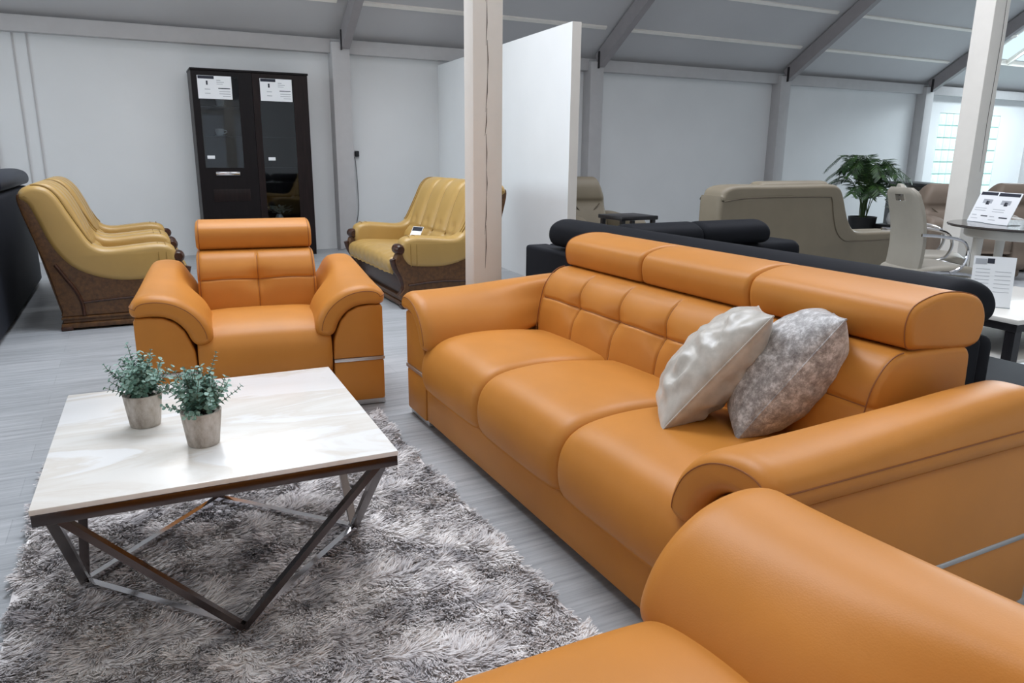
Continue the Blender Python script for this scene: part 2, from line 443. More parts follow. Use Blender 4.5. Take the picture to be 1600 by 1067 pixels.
# centre posts
t = thing('timber_post', 'white timber post with a long vertical crack behind the orange sofa', 'post', (1.735, 3.765, 0))
MB().box((-.087, -.062, 0), (.087, .058, 6.2), .008).obj('shaft', M['white_paint'], t)
cr = MB(); random.seed(3)
x = .008; z = 2.35
while z > .75:
    L = random.uniform(.10, .24); x2 = x+random.uniform(-.012, .004)
    cr.tube([(x, -.0625, z), ((x+x2)/2+.003, -.0625, z-L*.5), (x2, -.0625, z-L)], [.0008, .0028, .0006], 5)
    z -= L*random.uniform(.75, .95); x = x2+.007 if random.random() < .6 else x2
cr.obj('crack', M['crack'], t)
t = thing('timber_post', 'white timber post behind the round dining table with price cards', 'post', (6.51, 4.085, 0))
MB().box((-.1, -.085, 0), (.1, .085, 5.9), .008).obj('shaft', M['white_paint'], t)
MB().tube([(.03, -.0855, 2.8), (.045, -.0855, 2.2), (.03, -.0855, 1.5), (.04, -.0855, 1.1)], [.001, .003, .003, .001], 5).obj('crack', M['crack'], t)

# ------------------------------------------------------------------ the orange leather suite
SW, AW = .59, .245
def tan_sofa(n, name, label, loc, rz, cat='sofa', seams=True):
    t = thing(name, label, cat, loc, rz)
    iw = n*SW; W2 = iw/2+AW
    XYZ = lambda u, v, a: (a, u, v)
    # base under the seats
    MB().box((-iw/2, .016, .035), (iw/2, .94, .20), .012).obj('base', M['tan'], t)
    # seat cushions
    sp = spline([(.035,.196),(.006,.205),(-.008,.24),(-.012,.29),(.0,.345),(.035,.39),(.10,.418),(.22,.432),(.36,.43),(.50,.415),(.60,.40),(.64,.36),(.64,.25),(.6,.196),(.3,.196)], 4)
    for i in range(n):
        a0 = -iw/2+i*SW+.001; a1 = a0+SW-.002
        def f(u, v, a, a0=a0, a1=a1):
            s = (a-a0)/(a1-a0); bul = 1-(2*s-1)**4
            k = sstep(.2, .42, v)
            return (a, u-.012*bul*(1-k), v+.016*bul*k)
        mids = [a0+(a1-a0)*q/14 for q in range(1, 14)]
        MB().loft(sp, a0, a1, f, (.045, .02), 7, mids).obj('seat_cushion', M['tan'], t, 60)
    # tufted back
    dense = spline([(.60,.28),(.572,.36),(.568,.42),(.578,.50),(.590,.56),(.604,.61),(.628,.65),(.66,.682),(.705,.70),(.8,.703),(.93,.70),(.985,.685),(.998,.62),(1.0,.4),(1.0,.06),(.96,.035),(.62,.035)], 14)
    sx = [k*SW/2-iw/2 for k in range(1, 2*n)]
    mids = set(-iw/2+iw*k/(n*20) for k in range(1, n*20))
    for s in sx:
        for dd in (0, .003, .006, .010, .016, .024): mids |= {s-dd, s+dd}
    def fb(u, v, a):
        fr = (1-sstep(.66, .74, u))*sstep(.30, .40, v)
        dx = min(abs(a-s) for s in sx); dz = abs(v-(.568-.003*math.cos(2*PI*a/SW*2)))
        fadev = sstep(.36, .44, v)
        g_ = .007*math.exp(-(dx/.005)**2)*fadev + .006*math.exp(-(dx/.045)**2)*fadev
        g_ += .007*math.exp(-(dz/.006)**2) + .004*math.exp(-(dz/.035)**2)
        g_ += .020*math.exp(-((dx/.05)**2+(dz/.05)**2))
        return (a, u+g_*fr*.97, v-g_*fr*.25)
    bk = MB().loft(dense, -iw/2, iw/2, fb, (.03, .018), 5, sorted(mids)).obj('backrest', M['tan'], t, 60)
    front = [(u, v) for u, v in dense[:7*14] if .40 < v < .692]
    front.sort(key=lambda q: q[1])
    for q in sx: MB().tube([tuple(Vector(fb(u, v, q))+Vector((0, -.0004, 0))) for u, v in front], .0017, 5).obj('seam', M['tan_seam'], bk)
    um = min(front, key=lambda q: abs(q[1]-.568))
    MB().tube([tuple(Vector(fb(um[0], um[1], -iw/2+.02+(iw-.04)*q/(n*36)))+Vector((0, -.0004, 0))) for q in range(n*36+1)], .0017, 5).obj('seam', M['tan_seam'], bk)
    prf = [(u, v) for u, v in dense if u < .72 and v > .33 and v < .702]
    for s in (-1, 1): MB().tube([(s*(iw/2-.012), u-.003, v) for u, v in prf], .0022, 6).obj('seam', M['tan_seam'], bk)
    # headrests
    hp = spline([(.735,.708),(.716,.735),(.712,.785),(.735,.824),(.80,.846),(.87,.853),(.95,.845),(1.012,.824),(1.042,.778),(1.04,.725),(1.012,.69),(.92,.689),(.80,.70)], 4)
    for i in range(n):
        a0 = -iw/2+i*SW+.0015; a1 = a0+SW-.003
        hd = MB().loft(hp, a0, a1, XYZ, (.022, .02), 6, [a0+SW*q/6 for q in range(1, 6)]).obj('headrest', M['tan'], t, 60)
        for a in ([a0+.016] if i == 0 else [])+([a1-.016] if i == n-1 else []): MB().tube([(a, u, v) for u, v in hp], .0016, 6, closed=True).obj('seam', M['tan_seam'], hd)
    # arms
    up = [(0,.248),(0,.49),(.008,.503),(.06,.505),(.12,.498),(.165,.475),(.2,.435),(.22,.385),(.235,.34),(.240,.30),(.240,.248)]
    pad = spline([(-.006,.515),(.02,.503),(.07,.505),(.125,.498),(.17,.474),(.205,.432),(.226,.385),(.252,.364),(.29,.367),(.315,.39),(.312,.435),(.285,.495),(.24,.545),(.18,.582),(.11,.60),(.045,.598),(.004,.578),(-.012,.545)], 4)
    for sd in (-1, 1):
        MX = lambda u, v, a, sd=sd: (sd*(W2-u), a, v)
        am = MB(); am.loft(up, .012, .995, MX, (.012, .008), 3)
        am.box(tuple(min(p) for p in ((sd*W2, sd*(W2-.24)), (.012,.012), (.03,.03))), tuple(max(p) for p in ((sd*W2, sd*(W2-.24)), (.995,.995), (.234,.234))), .012)
        ao = am.obj('arm', M['tan'], t, 35)
        x0, x1 = sorted((sd*(W2+.002), sd*(W2-.238)))
        MB().box((x0, .009, .233), (x1, .992, .2485), .001).obj('trim_strip', M['steel'], ao)
        MB().box((x0, .03, .004), (x1, .97, .034), .001).obj('plinth', M['steel'], ao)
        def fp(u, v, a, sd=sd):
            k = sstep(.35, .62, a); uu = u if u < .15 else .15+(u-.15)*(1-.43*k)
            z = v + .04*sstep(.05, .9, a)*sstep(.545, .60, v) + .06*k*(1-sstep(.36, .48, v))
            z -= .05*sstep(.9, 1.0, a)**2*sstep(.54, .6, v)
            return (sd*(W2-uu), a, z)
        pd = MB().loft(pad, -.012, 1.01, fp, (.055, .034), 8, [.06+.9*q/16 for q in range(17)], (.06, .04)).obj('arm_pad', M['tan'], ao, 60)
        nP = len(pad); topi = []
        for i in range(int(nP*.50), nP):
            q = Vector(pad[(i+1) % nP])-Vector(pad[i-1]); q = Vector((q.y, -q.x)).normalized(); topi.append(tuple(Vector(pad[i])-q*.0265))
        wrap = []; e_ = nP-5
        q = Vector(pad[e_+1])-Vector(pad[e_-1]); q = Vector((q.y, -q.x)).normalized()
        for k_ in range(1, 8):
            ph = .22+(PI/2-.22)*k_/7; w_ = Vector(pad[e_])-q*(.034*(1-math.sin(ph))-.0012)
            wrap.append(fp(w_.x, w_.y, -.012+.055*(1-math.cos(ph))))
        ue, ve = pad[e_]
        if seams: MB().tube([tuple(Vector(fp(u, v, -.0095))+Vector((0, -.0012, 0))) for u, v in topi[:-4]]+wrap, .0018, 6).obj('seam', M['tan_seam'], pd)
        # seam that runs along the outer edge of the pad
        if seams: MB().tube([tuple(Vector(fp(ue, ve, .043+.90*q/14))+Vector((sd*.001, 0, .0))) for q in range(15)], .0018, 6).obj('seam', M['tan_seam'], pd)
    return t

tan_sofa(3, 'leather_sofa', 'orange three-seat leather sofa with headrests and two cushions on it', (1.075, 2.09, 0), -PI/2)
tan_sofa(1, 'leather_armchair', 'orange leather armchair with one headrest beyond the marble table', (.49, 3.435, 0), math.radians(-6.5), 'armchair')
tan_sofa(2, 'leather_loveseat', 'orange leather sofa cut off in the near foreground, only seat and arm showing', (.222, .952, 0), PI, seams=False)

# cushions
def cushion(name, label, B, T, e, size, thick, mat, seed, wr):
    B, T, e = Vector(B), Vector(T), Vector(e).normalized()
    a = (T-B); hgt = a.length; a.normalize(); e = (e-a*e.dot(a)).normalized(); n = e.cross(a)
    c = (B+T)/2+e*size/2; root = thing(name, label, 'cushion', (0,0,0)); root.location = c
    G = 44; vs = []; fs = []; idx = {}
    for side in (1, -1):
        for i in range(G+1):
            for j in range(G+1):
                if side == -1 and (i in (0, G) or j in (0, G)): idx[side, i, j] = idx[1, i, j]; continue
                u = -math.cos(PI*i/G); v = -math.cos(PI*j/G)
                u = .6*u+.4*(2*i/G-1); v = .6*v+.4*(2*j/G-1)
                x = u*size/2*(1-.05*(1-v*v)); y = v*hgt/2*(1-.04*(1-u*u))
                h = thick/2*((1-u**2)**.62*(1-v**2)**.5)
                ed = (1-abs(u))*(1-abs(v))
                p = Vector((u*3+seed, v*3, side))
                h += wr*noise.noise(Vector((u*2.2+v*4.5+seed, v*2.0-u*4, side*3)))*min(1, 6*ed)*(.4+.6*max(abs(u), abs(v)))
                h += wr*.8*math.sin(9*(u-v)+3*noise.noise(p))*max(0, abs(u*v)-.12)*min(1, 8*ed)
                q = e*x+a*y+n*side*max(h, 0)
                idx[side, i, j] = len(vs); vs.append(tuple(q))
        for i in range(G):
            for j in range(G): fs.append([idx[side, i, j], idx[side, i+1, j], idx[side, i+1, j+1], idx[side, i, j+1]])
    m = MB().add(vs, fs); co = m.obj('cover', mat, root, 70)
    rim = [idx[1, i, 0] for i in range(G)]+[idx[1, G, j] for j in range(G)]+[idx[1, G-i, G] for i in range(G)]+[idx[1, 0, G-j] for j in range(G)]
    MB().tube([vs[k] for k in rim], .0028, 6, closed=True).obj('piping', mat, co)
    return root
cushion('satin_cushion', 'plain silver satin cushion, left one of the two on the orange sofa', (1.285, 1.575, .44), (1.528, 1.43, .783), (.69, .72, 0), .34, .21, M['satin'], 2.3, .024)
cushion('velvet_cushion', 'mottled grey velvet cushion leaning against the near arm of the orange sofa', (1.43, 1.43, .438), (1.635, 1.285, .793), (.74, .67, 0), .34, .25, M['velvet'], 9.1, .008)

# ------------------------------------------------------------------ rug
RX0, RX1, RY0, RY1 = -.40, .935, .98, 3.25
rm = MB(); NX, NY = 24, 40; vs = []; fs = []
for i in range(NX+1):
    for j in range(NY+1):
        x = RX0+(RX1-RX0)*i/NX; y = RY0+(RY1-RY0)*j/NY
        wob = .012*noise.noise(Vector((x*6, y*6, 1)))
        vs.append((x+(wob if i in (0, NX) else 0), y+(wob if j in (0, NY) else 0), .014))
for i in range(NX):
    for j in range(NY): fs.append([i*(NY+1)+j, (i+1)*(NY+1)+j, (i+1)*(NY+1)+j+1, i*(NY+1)+j+1])
rm.add(vs, fs)
def rim(i, j): return i*(NY+1)+j
o0 = len(rm.v); border = [(i, 0) for i in range(NX)]+[(NX, j) for j in range(NY)]+[(NX-i, NY) for i in range(NX)]+[(0, NY-j) for j in range(NY)]
nb = len(border); rm.v += [(rm.v[rim(*q)][0], rm.v[rim(*q)][1], .001) for q in border]
for k in range(nb): rm.f.append([rim(*border[k]), rim(*border[(k+1) % nb]), o0+(k+1) % nb, o0+k]); rm.mi.append(0)
rug = rm.obj('shag_rug', M['pile'])
tag(rug, 'shaggy mottled grey rug lying under the marble coffee table', 'rug')
# pile: clumped tufts of tapering yarn, brushed in drifting directions
import numpy as np
rng = np.random.default_rng(4)
gx, gy = np.arange(RX0+.004, RX1, .0115), np.arange(RY0+.004, RY1, .0115)
GX, GY = np.meshgrid(gx, gy); tx = (GX+rng.uniform(-.006, .006, GX.shape)).ravel(); ty = (GY+rng.uniform(-.006, .006, GY.shape)).ravel()
tz = np.full_like(tx, .012)
ang = np.array([2.6*noise.noise(Vector((x*5.5, y*5.5, 3)))+2.2*noise.noise(Vector((x*14, y*14, 8)))-1.1 for x, y in zip(tx, ty)])+rng.normal(0, .35, tx.size)
rise = np.array([.5+.45*noise.noise(Vector((x*9, y*9, 21))) for x, y in zip(tx, ty)])
K = 9; n = tx.size*K
rep_ = lambda q: np.repeat(q, K)
bx = rep_(tx)+rng.normal(0, .0042, n); by = rep_(ty)+rng.normal(0, .0042, n)
a = rep_(ang)+rng.normal(0, .28, n); L = rng.uniform(.030, .050, n); el = np.clip(rep_(rise)+rng.normal(0, .16, n), .12, 1.15)
tipx = rep_(tx+.036*np.cos(ang)*np.cos(rise)); tipy = rep_(ty+.036*np.sin(ang)*np.cos(rise))
P = np.zeros((n, 4, 3)); f = np.array([0, .35, .7, 1.0])
for k in range(4):
    t_ = f[k]; drop = t_*(1-.45*t_)
    x = bx+np.cos(a)*np.cos(el)*L*t_; y = by+np.sin(a)*np.cos(el)*L*t_
    w_ = .55*t_**1.5
    P[:, k, 0] = x*(1-w_)+(tipx+rng.normal(0, .003, n))*w_; P[:, k, 1] = y*(1-w_)+(tipy+rng.normal(0, .003, n))*w_
    P[:, k, 2] = .012+np.sin(el)*L*drop*1.15
P[:, :, 2] = np.clip(P[:, :, 2], .010, .038)
side = np.stack([-np.sin(a), np.cos(a), rng.normal(0, .5, n)], 1); side /= np.linalg.norm(side, axis=1)[:, None]
wd_ = np.array([.0016, .0017, .0013])
V = np.zeros((n, 7, 3))
for k in range(3):
    V[:, 2*k] = P[:, k]-side*wd_[k]; V[:, 2*k+1] = P[:, k]+side*wd_[k]
V[:, 6] = P[:, 3]
F = np.array([[0, 1, 3, 2], [2, 3, 5, 4]]); T3 = np.array([4, 5, 6])
base = (np.arange(n)*7)[:, None]
loops = np.concatenate([base+F[0], base+F[1], base+T3], 1).ravel()
starts = (np.arange(n)[:, None]*11+np.array([0, 4, 8])).ravel(); 
pm_ = bpy.data.meshes.new('pile'); pm_.vertices.add(n*7); pm_.vertices.foreach_set('co', V.ravel().astype(np.float32))
pm_.loops.add(n*11); pm_.loops.foreach_set('vertex_index', loops.astype(np.int32))
pm_.polygons.add(n*3); pm_.polygons.foreach_set('loop_start', starts.astype(np.int32))
pm_.update(calc_edges=True); pm_.polygons.foreach_set('use_smooth', [True]*(n*3)); pm_.materials.append(M['pile'])
pile = bpy.data.objects.new('pile', pm_); C.objects.link(pile); pile.parent = rug; pile['kind'] = 'stuff'

# ------------------------------------------------------------------ coffee table
TZ = .455
t = thing('coffee_table', 'white marble coffee table on a chrome diamond frame', 'table', (.157, 2.172, 0), math.radians(-1.6))
hx, hy = .409, .431
MB().box((-hx, -hy, TZ-.014), (hx, hy, TZ), .003).obj('tabletop', M['marble'], t)
f = MB(); fw = .012
for s in (-1, 1):
    f.box((-hx+.002, s*(hy-.002)-(fw if s > 0 else 0), TZ-.042), (hx-.002, s*(hy-.002)+(0 if s > 0 else fw), TZ-.0145), .001)
    f.box((s*(hx-.002)-(fw if s > 0 else 0), -hy+.014, TZ-.042), (s*(hx-.002)+(0 if s > 0 else fw), hy-.014, TZ-.0145), .001)
f.obj('frame', M['dark_chrome'], t)
zf = .034
bases = [(0, -hy+.03), (hx-.03, 0), (0, hy-.03), (-hx+.03, 0)]
corners = [(-hx+.03, -hy+.02), (hx-.03, -hy+.02), (hx-.03, hy-.02), (-hx+.03, hy-.02)]
for i, (x, y) in enumerate(bases):
    for c in (corners[i], corners[(i+1) % 4]):
        tx, ty = c; k = .06
        MB().bar((x, y, zf), (tx+(x-tx)*k, ty+(y-ty)*k, TZ-.040), .016, .024, up=(x, y, .0)).obj('leg', M['dark_chrome'], t, smooth=False)
    nx_, ny_ = bases[(i+1) % 4]
    MB().bar((x, y, zf), (nx_, ny_, zf), .02, .014).obj('base_bar', M['chrome'], t, smooth=False)

# potted plants
def leaf(mb, p, dirv, nrm_, L, wd, cup=.15):
    d = dirv.normalized(); s = d.cross(nrm_).normalized(); n = s.cross(d)
    pr = [(0, 0), (.25, .42), (.55, .5), (.82, .32), (1, 0)]
    vs = [tuple(p)]
    mid = []; lf = []; rt = []
    for a, b in pr[1:-1]:
        lf.append(tuple(p+d*L*a+s*wd*b+n*cup*wd)); rt.append(tuple(p+d*L*a-s*wd*b+n*cup*wd)); mid.append(tuple(p+d*L*a))
    vs += lf+mid+rt+[tuple(p+d*L)]
    fs = [[0,1,4],[0,4,7],[1,2,5,4],[2,3,6,5],[4,5,8,7],[5,6,9,8],[3,10,6],[6,10,9]]
    mb.add(vs, fs)
def eucalyptus(label, loc, seed, sprigs):
    random.seed(seed)
    t = thing('potted_plant', label, 'plant', loc)
    pot = MB().lathe([(.0,0),(.038,0),(.040,.004),(.0505,.088),(.051,.092),(.047,.093),(.044,.086),(.0,.083)], 32, cap=False).obj('pot', M['pot'], t, 35)
    MB().lathe([(.044,.078),(.03,.088),(.0,.09)], 20, cap=True).obj('soil', M['soil'], pot)
    fo = MB(); stm = MB()
    def sprig(az, lean, L, wid=1.0):
        p = Vector((random.uniform(-.02,.02), random.uniform(-.02,.02), .086)); d = Vector((math.cos(az)*math.sin(lean), math.sin(az)*math.sin(lean), math.cos(lean)))
        pts = [p.copy()]; n = max(5, int(L/.0105)); rot = random.uniform(0, PI)
        for k in range(n):
            d = (d+Vector((random.uniform(-.12,.12), random.uniform(-.12,.12), random.uniform(-.02,.09)))).normalized()
            p = p+d*L/n; pts.append(p.copy())
            if k < 1: continue
            a = d.cross(Vector((.3,.2,1))).normalized(); b = d.cross(a)
            rot += PI/2+random.uniform(-.3,.3)
            for s in (0, PI):
                q = math.cos(rot+s)*a+math.sin(rot+s)*b
                sz = random.uniform(.0135, .0215)*(1-.45*k/n)*wid
                leaf(fo, p, (q+d*.35).normalized(), d, sz*1.15, sz)
        stm.tube(pts, .0009, 5)
    for k in range(62):
        sprig(random.uniform(0, 2*PI), abs(random.gauss(.55, .42)) % 1.45, random.uniform(.065, .125))
    for az, lean, L in sprigs: sprig(az, lean, L, .8)
    fl = fo.obj('foliage', M['euc'], t, 30); stm.obj('stem', M['euc_stem'], fl)
eucalyptus('grey-green leafy plant in whitewashed pot, farther back on marble table', (-.026, 2.22, TZ+.001), 5, [(1.5, .1, .15), (2.9, .8, .12), (.3, .5, .13)])
eucalyptus('grey-green leafy plant in whitewashed pot, nearer the table front edge', (.108, 2.0, TZ+.001), 11, [(.4, .55, .155), (3.4, 1.4, .11), (0, 1.3, .11)])

# ------------------------------------------------------------------ yellow leather with carved wood
def carved_seat(width, name, label, cat, loc, rz, channels, group=None):
    t = thing(name, label, cat, loc, rz, group); W2 = width/2; aw = .17
    # plinth
    pl = MB()
    for z0, z1, o_ in ((.015,.05,.0), (.05,.075,.012), (.075,.095,.004)): pl.box((-W2+o_, .03+o_, z0), (W2-o_, .80-o_, z1), .006)
    pl.obj('plinth', M['oak'], t)
    for sx_ in (-1, 1):
        for y in (.05, .76): MB().box((sx_*(W2-.04)-.045, y-.03, 0), (sx_*(W2-.04)+.045, y+.045, .03), .008).obj('foot', M['oak_dark'], t)
    # wooden front rail
    MB().box((-W2+.1, .06, .09), (W2-.1, .11, .27), .01).obj('front_rail', M['oak_dark'], t)
    side = spline([(.02,.095),(.045,.16),(.035,.24),(.0,.31),(-.02,.38),(.0,.44),(.05,.46),(.12,.43),(.30,.40),(.55,.42),(.70,.52),(.82,.72),(.90,.90),(.945,.93),(.95,.86),(.90,.66),(.84,.42),(.80,.2),(.785,.14),(.78,.095),(.6,.095),(.3,.095)], 3)
    armp = spline([(.07,.36),(.03,.43),(.035,.52),(.07,.562),(.16,.578),(.32,.565),(.47,.555),(.555,.59),(.62,.70),(.68,.82),(.73,.92),(.79,.975),(.87,.985),(.93,.955),(.945,.90),(.90,.86),(.86,.75),(.80,.58),(.70,.44),(.56,.36),(.40,.322),(.24,.322),(.12,.335)], 3)
    for sd in (-1, 1):
        fm = lambda u, v, a, sd=sd: (sd*a, u, v)
        so = MB().loft(side, W2-.10, W2-.012, fm, (.012, .01), 3).obj('side_panel', M['oak'], t, 40)
        # carved S moulding and scroll knob
        k = MB(); k.tube([(sd*(W2-.008), y, z) for y, z in spline([(.655,.10),(.66,.19),(.69,.28),(.74,.37),(.79,.46)], 4, False)], .012, 8)
        k.tube([(sd*(W2-.008), y, z) for y, z in spline([(.08,.19),(.3,.205),(.5,.2),(.655,.19)], 4, False)], .008, 8)
        k.tube([(sd*(W2-.05), y, z) for y, z in spline([(.03,.10),(.055,.18),(.03,.26),(-.01,.33),(-.03,.40)], 4, False)], [.03]*17, 10)
        k.obj('moulding', M['oak_dark'], so)
        kn = MB(); T = Matrix.Translation((sd*(W2-.065), .022, .475)) @ Matrix.Rotation(PI/2, 4, 'Y')
        kn.lathe([(.0,-.07),(.028,-.068),(.04,-.05),(.044,0),(.04,.05),(.028,.068),(.0,.07)], 20, T)
        kn.obj('scroll', M['oak_dark'], so)
        # padded arm flowing into the wing
        def fa(u, v, a, sd=sd):
            return (sd*a, u, v)
        ao = MB().loft(armp, W2-.165, W2+.008, fa, (.055, .04), 6).obj('arm', M['yellow'], t, 60)
        for y in (.10, .15):
            MB().tube([(sd*x, y, z) for x, z in spline([(W2+.009,.34),(W2+.010,.42),(W2+.004,.53),(W2-.03,.573),(W2-.08,.58),(W2-.13,.573)], 3, False)], .003, 6).obj('seam', M['yellow_seam'], ao)
        topc = [p for p in armp if p[0] > .5 and p[1] > .55 and (p[1]-p[0]) > -.0]
        for off in (.035, .075):
            MB().tube([(sd*(W2+.004-off), u-.002, v+.002) for u, v in topc[2:-3]], .004, 6).obj('seam', M['yellow_seam'], ao)
    iw = W2-.13
    # seat
    sp = spline([(.02,.27),(-.03,.29),(-.045,.34),(-.03,.385),(.02,.41),(.12,.425),(.3,.415),(.5,.40),(.56,.36),(.55,.27)], 4)
    def fs_(u, v, a):
        ruff = .006*math.sin(a*48)*(1-sstep(.0, .25, u))
        return (a, u+ruff*.5, v+ruff*.6+.012*(1-(a/iw)**2)*sstep(.3, .4, v))
    MB().loft(sp, -iw, iw, fs_, (.05, .03), 5, [-iw+2*iw*q/40 for q in range(1, 40)]).obj('seat_cushion', M['yellow'], t, 60)
    # channelled back
    bp = spline([(.52,.36),(.50,.44),(.53,.52),(.56,.58),(.60,.69),(.645,.81),(.70,.92),(.77,.985),(.85,.995),(.925,.96),(.94,.90),(.89,.8),(.83,.6),(.78,.4),(.74,.3),(.6,.3)], 5)
    def fbk(u, v, a):
        fr = (1-sstep(.84, .92, u-.0)) if v > .4 else 0
        s = (a+iw)/(2*iw)*channels; q = abs((s % 1)-.5)*2
        g_ = .03*q**6*fr if v > .5 else 0
        cz = math.exp(-((v-.545)/.018)**2)*.016*fr
        bt = .02*math.exp(-(((s % 1)-.5)/.12)**2-((v-.61)/.03)**2)*fr
        return (a, u+g_+cz+bt, v-g_*.4)
    bo = MB().loft(bp, -iw, iw, fbk, (.03, .02), 4, [-iw+2*iw*q/(channels*14) for q in range(1, channels*14)]).obj('backrest', M['yellow'], t, 60)
    bfront = [p for p in bp if p[0] < .8 and p[1] > .53 and (p[1]-p[0]) > 0]
    for c in range(1, channels):
        a = -iw+2*iw*c/channels; MB().tube([(a, u+.024, v-.008) for u, v in bfront], .006, 6).obj('seam', M['yellow_seam'], bo)
    MB().bar((0, .775, .10), (0, .925, .86), width-.12, .03, up=(0, 1, 0)).obj('back_panel', M['oak'], t, smooth=False)
    return t
carved_seat(.92, 'carved_armchair', 'mustard leather armchair with carved wood side, nearer of two beside the dark navy sofa', 'armchair', (.29, 6.27, 0), PI/2, 3)
carved_seat(.92, 'carved_armchair', 'mustard leather armchair, farther of two, mostly hidden behind its twin', 'armchair', (.29, 7.27, 0), PI/2, 3)
carved_seat(1.50, 'carved_sofa', 'mustard leather two-seat sofa with dark carved wood by the partition', 'sofa', (1.83, 6.31, 0), -PI/2, 4)

# ------------------------------------------------------------------ black corner sofa behind the orange sofa
t = thing('corner_sofa', 'black leather corner sofa with long rolled headrest behind the orange sofa', 'sofa', (2.13, 1.28, 0))
t_loc = Vector(t.location)
L_ = lambda p: tuple(Vector(p)-t_loc)
def lb(name, lo, hi, bev, mat, par): return MB().box(L_(lo), L_(hi), bev, seg=4).obj(name, mat, par, 60)
lb('backrest', (2.125, 1.30, .03), (2.28, 4.0, .675), .02, M['black_leather'], t)
lb('backrest', (2.285, 3.70, .03), (3.85, 4.0, .675), .02, M['black_leather'], t)
lb('base', (2.285, 1.0, .04), (3.08, 3.695, .24), .015, M['black_leather'], t)
lb('base', (3.085, 2.9, .04), (3.85, 3.695, .24), .015, M['black_leather'], t)
lb('seat_cushion', (2.29, .98, .245), (3.12, 2.10, .42), .05, M['black_leather'], t)
lb('seat_cushion', (2.29, 2.11, .245), (3.12, 3.68, .42), .05, M['black_leather'], t)
lb('seat_cushion', (3.13, 2.88, .245), (3.85, 3.68, .43), .05, M['black_leather'], t)
lb('back_cushion', (2.285, 1.31, .425), (2.37, 2.4, .67), .035, M['black_leather'], t)
lb('back_cushion', (2.285, 2.41, .425), (2.37, 3.5, .67), .035, M['black_leather'], t)
rp = spline([(2.18,.70),(2.155,.745),(2.168,.805),(2.225,.84),(2.30,.842),(2.375,.815),(2.41,.76),(2.39,.705),(2.32,.684),(2.24,.685)], 4)
MB().loft(rp, 1.335, 3.80, lambda u, v, a: L_((u, a, v)), (.06, .045), 7, [1.4+.2*q for q in range(12)]).obj('headrest', M['black_leather'], t, 60)
rp2 = spline([(3.37,.70),(3.345,.75),(3.37,.80),(3.44,.828),(3.52,.825),(3.60,.79),(3.62,.74),(3.58,.695),(3.47,.685)], 4)
for a0, a1 in ((2.46, 2.975), (2.98, 3.50)):
    hd = MB().loft(rp2, a0, a1, lambda u, v, a: L_((a, u, v)), (.04, .035), 6).obj('headrest', M['black_leather'], t, 60)
lb('back_cushion', (2.62, 3.40, .44), (3.84, 3.695, .69), .06, M['black_leather'], t)

# dark navy sofa at the left edge
t = thing('navy_sofa', 'dark navy sofa at the left edge, its back towards the mustard armchairs', 'sofa', (-.82, 6.7, 0))
def lb2(name, lo, hi, bev, mat): return MB().box(lo, hi, bev, seg=4).obj(name, mat, t, 60)
lb2('back_panel', (-.28, -1.75, .02), (0, 1.5, .90), .035, M['navy'])
lb2('base', (-.98, -1.75, .04), (-.285, 1.5, .25), .02, M['navy'])
lb2('seat_cushion', (-.99, -1.5, .255), (-.285, -.2, .45), .05, M['navy']); lb2('seat_cushion', (-.99, -.19, .255), (-.285, 1.26, .45), .05, M['navy'])
lb2('arm', (-.98, 1.27, .25), (-.285, 1.5, .62), .05, M['navy']); lb2('arm', (-.98, -1.75, .25), (-.285, -1.51, .62), .05, M['navy'])
hp = spline([(-.33,.92),(-.30,.905),(-.15,.903),(-.02,.915),(.012,.96),(-.01,1.02),(-.09,1.05),(-.22,1.04),(-.32,.99)], 4)
for a0, a1 in ((-1.72, -.33), (-.32, 1.52)):
    MB().loft(hp, a0, a1, lambda u, v, a: (u, a, v), (.05, .04), 5).obj('headrest', M['navy_top'], t, 60)

# ------------------------------------------------------------------ taupe seating
def back_outline_sofa():
    t = thing('taupe_sofa', 'taupe leather sofa seen from behind, black headrests in front of it', 'sofa', (4.16, 4.55, 0), math.radians(0))
    prof = spline([(.02,.05),(0,.4),(.0,.86),(.03,.90),(.06,.955),(.18,.985),(.5,.985),(.9,.985),(1.25,.985),(1.36,.96),(1.42,.88),(1.50,.70),(1.58,.60),(1.68,.565),(1.95,.56),(2.25,.55),(2.28,.5),(2.28,.05),(1.2,.05)], 3)
    bk = MB().loft(prof, 0, .26, lambda u, v, a: (u, a, v), (.05, .035), 6).obj('backrest', M['taupe'], t, 60)
    sm = MB(); sm.tube([(u, -.001, v) for u, v in spline([(.04,.86),(.3,.885),(.9,.885),(1.2,.88),(1.26,.86),(1.30,.72),(1.36,.58),(1.46,.50),(1.6,.485),(2.2,.48)], 4, False)], .006, 6)
    sm.obj('piping', M['taupe_seam'], bk)
    hr = spline([(-.02,.93),(-.03,.98),(.02,1.01),(.12,1.005),(.16,.95),(.14,.90),(.06,.90)], 4)
    MB().loft(hr, .48, 1.30, lambda u, v, a: (a, u+.08, v-.0), (.06, .05), 6).obj('headrest', M['taupe'], t, 60)
    MB().box((.05, .2, .05), (2.25, .95, .28), .03).obj('base', M['taupe'], t)
    MB().box((.25, .22, .28), (1.3, .98, .46), .06, seg=4).obj('seat_cushion', M['taupe'], t, 60)
    MB().box((1.31, .22, .28), (2.25, .98, .46), .06, seg=4).obj('seat_cushion', M['taupe'], t, 60)
    MB().box((0, .1, .05), (.24, .95, .60), .06, seg=4).obj('arm', M['taupe'], t, 60)
    return t
back_outline_sofa()
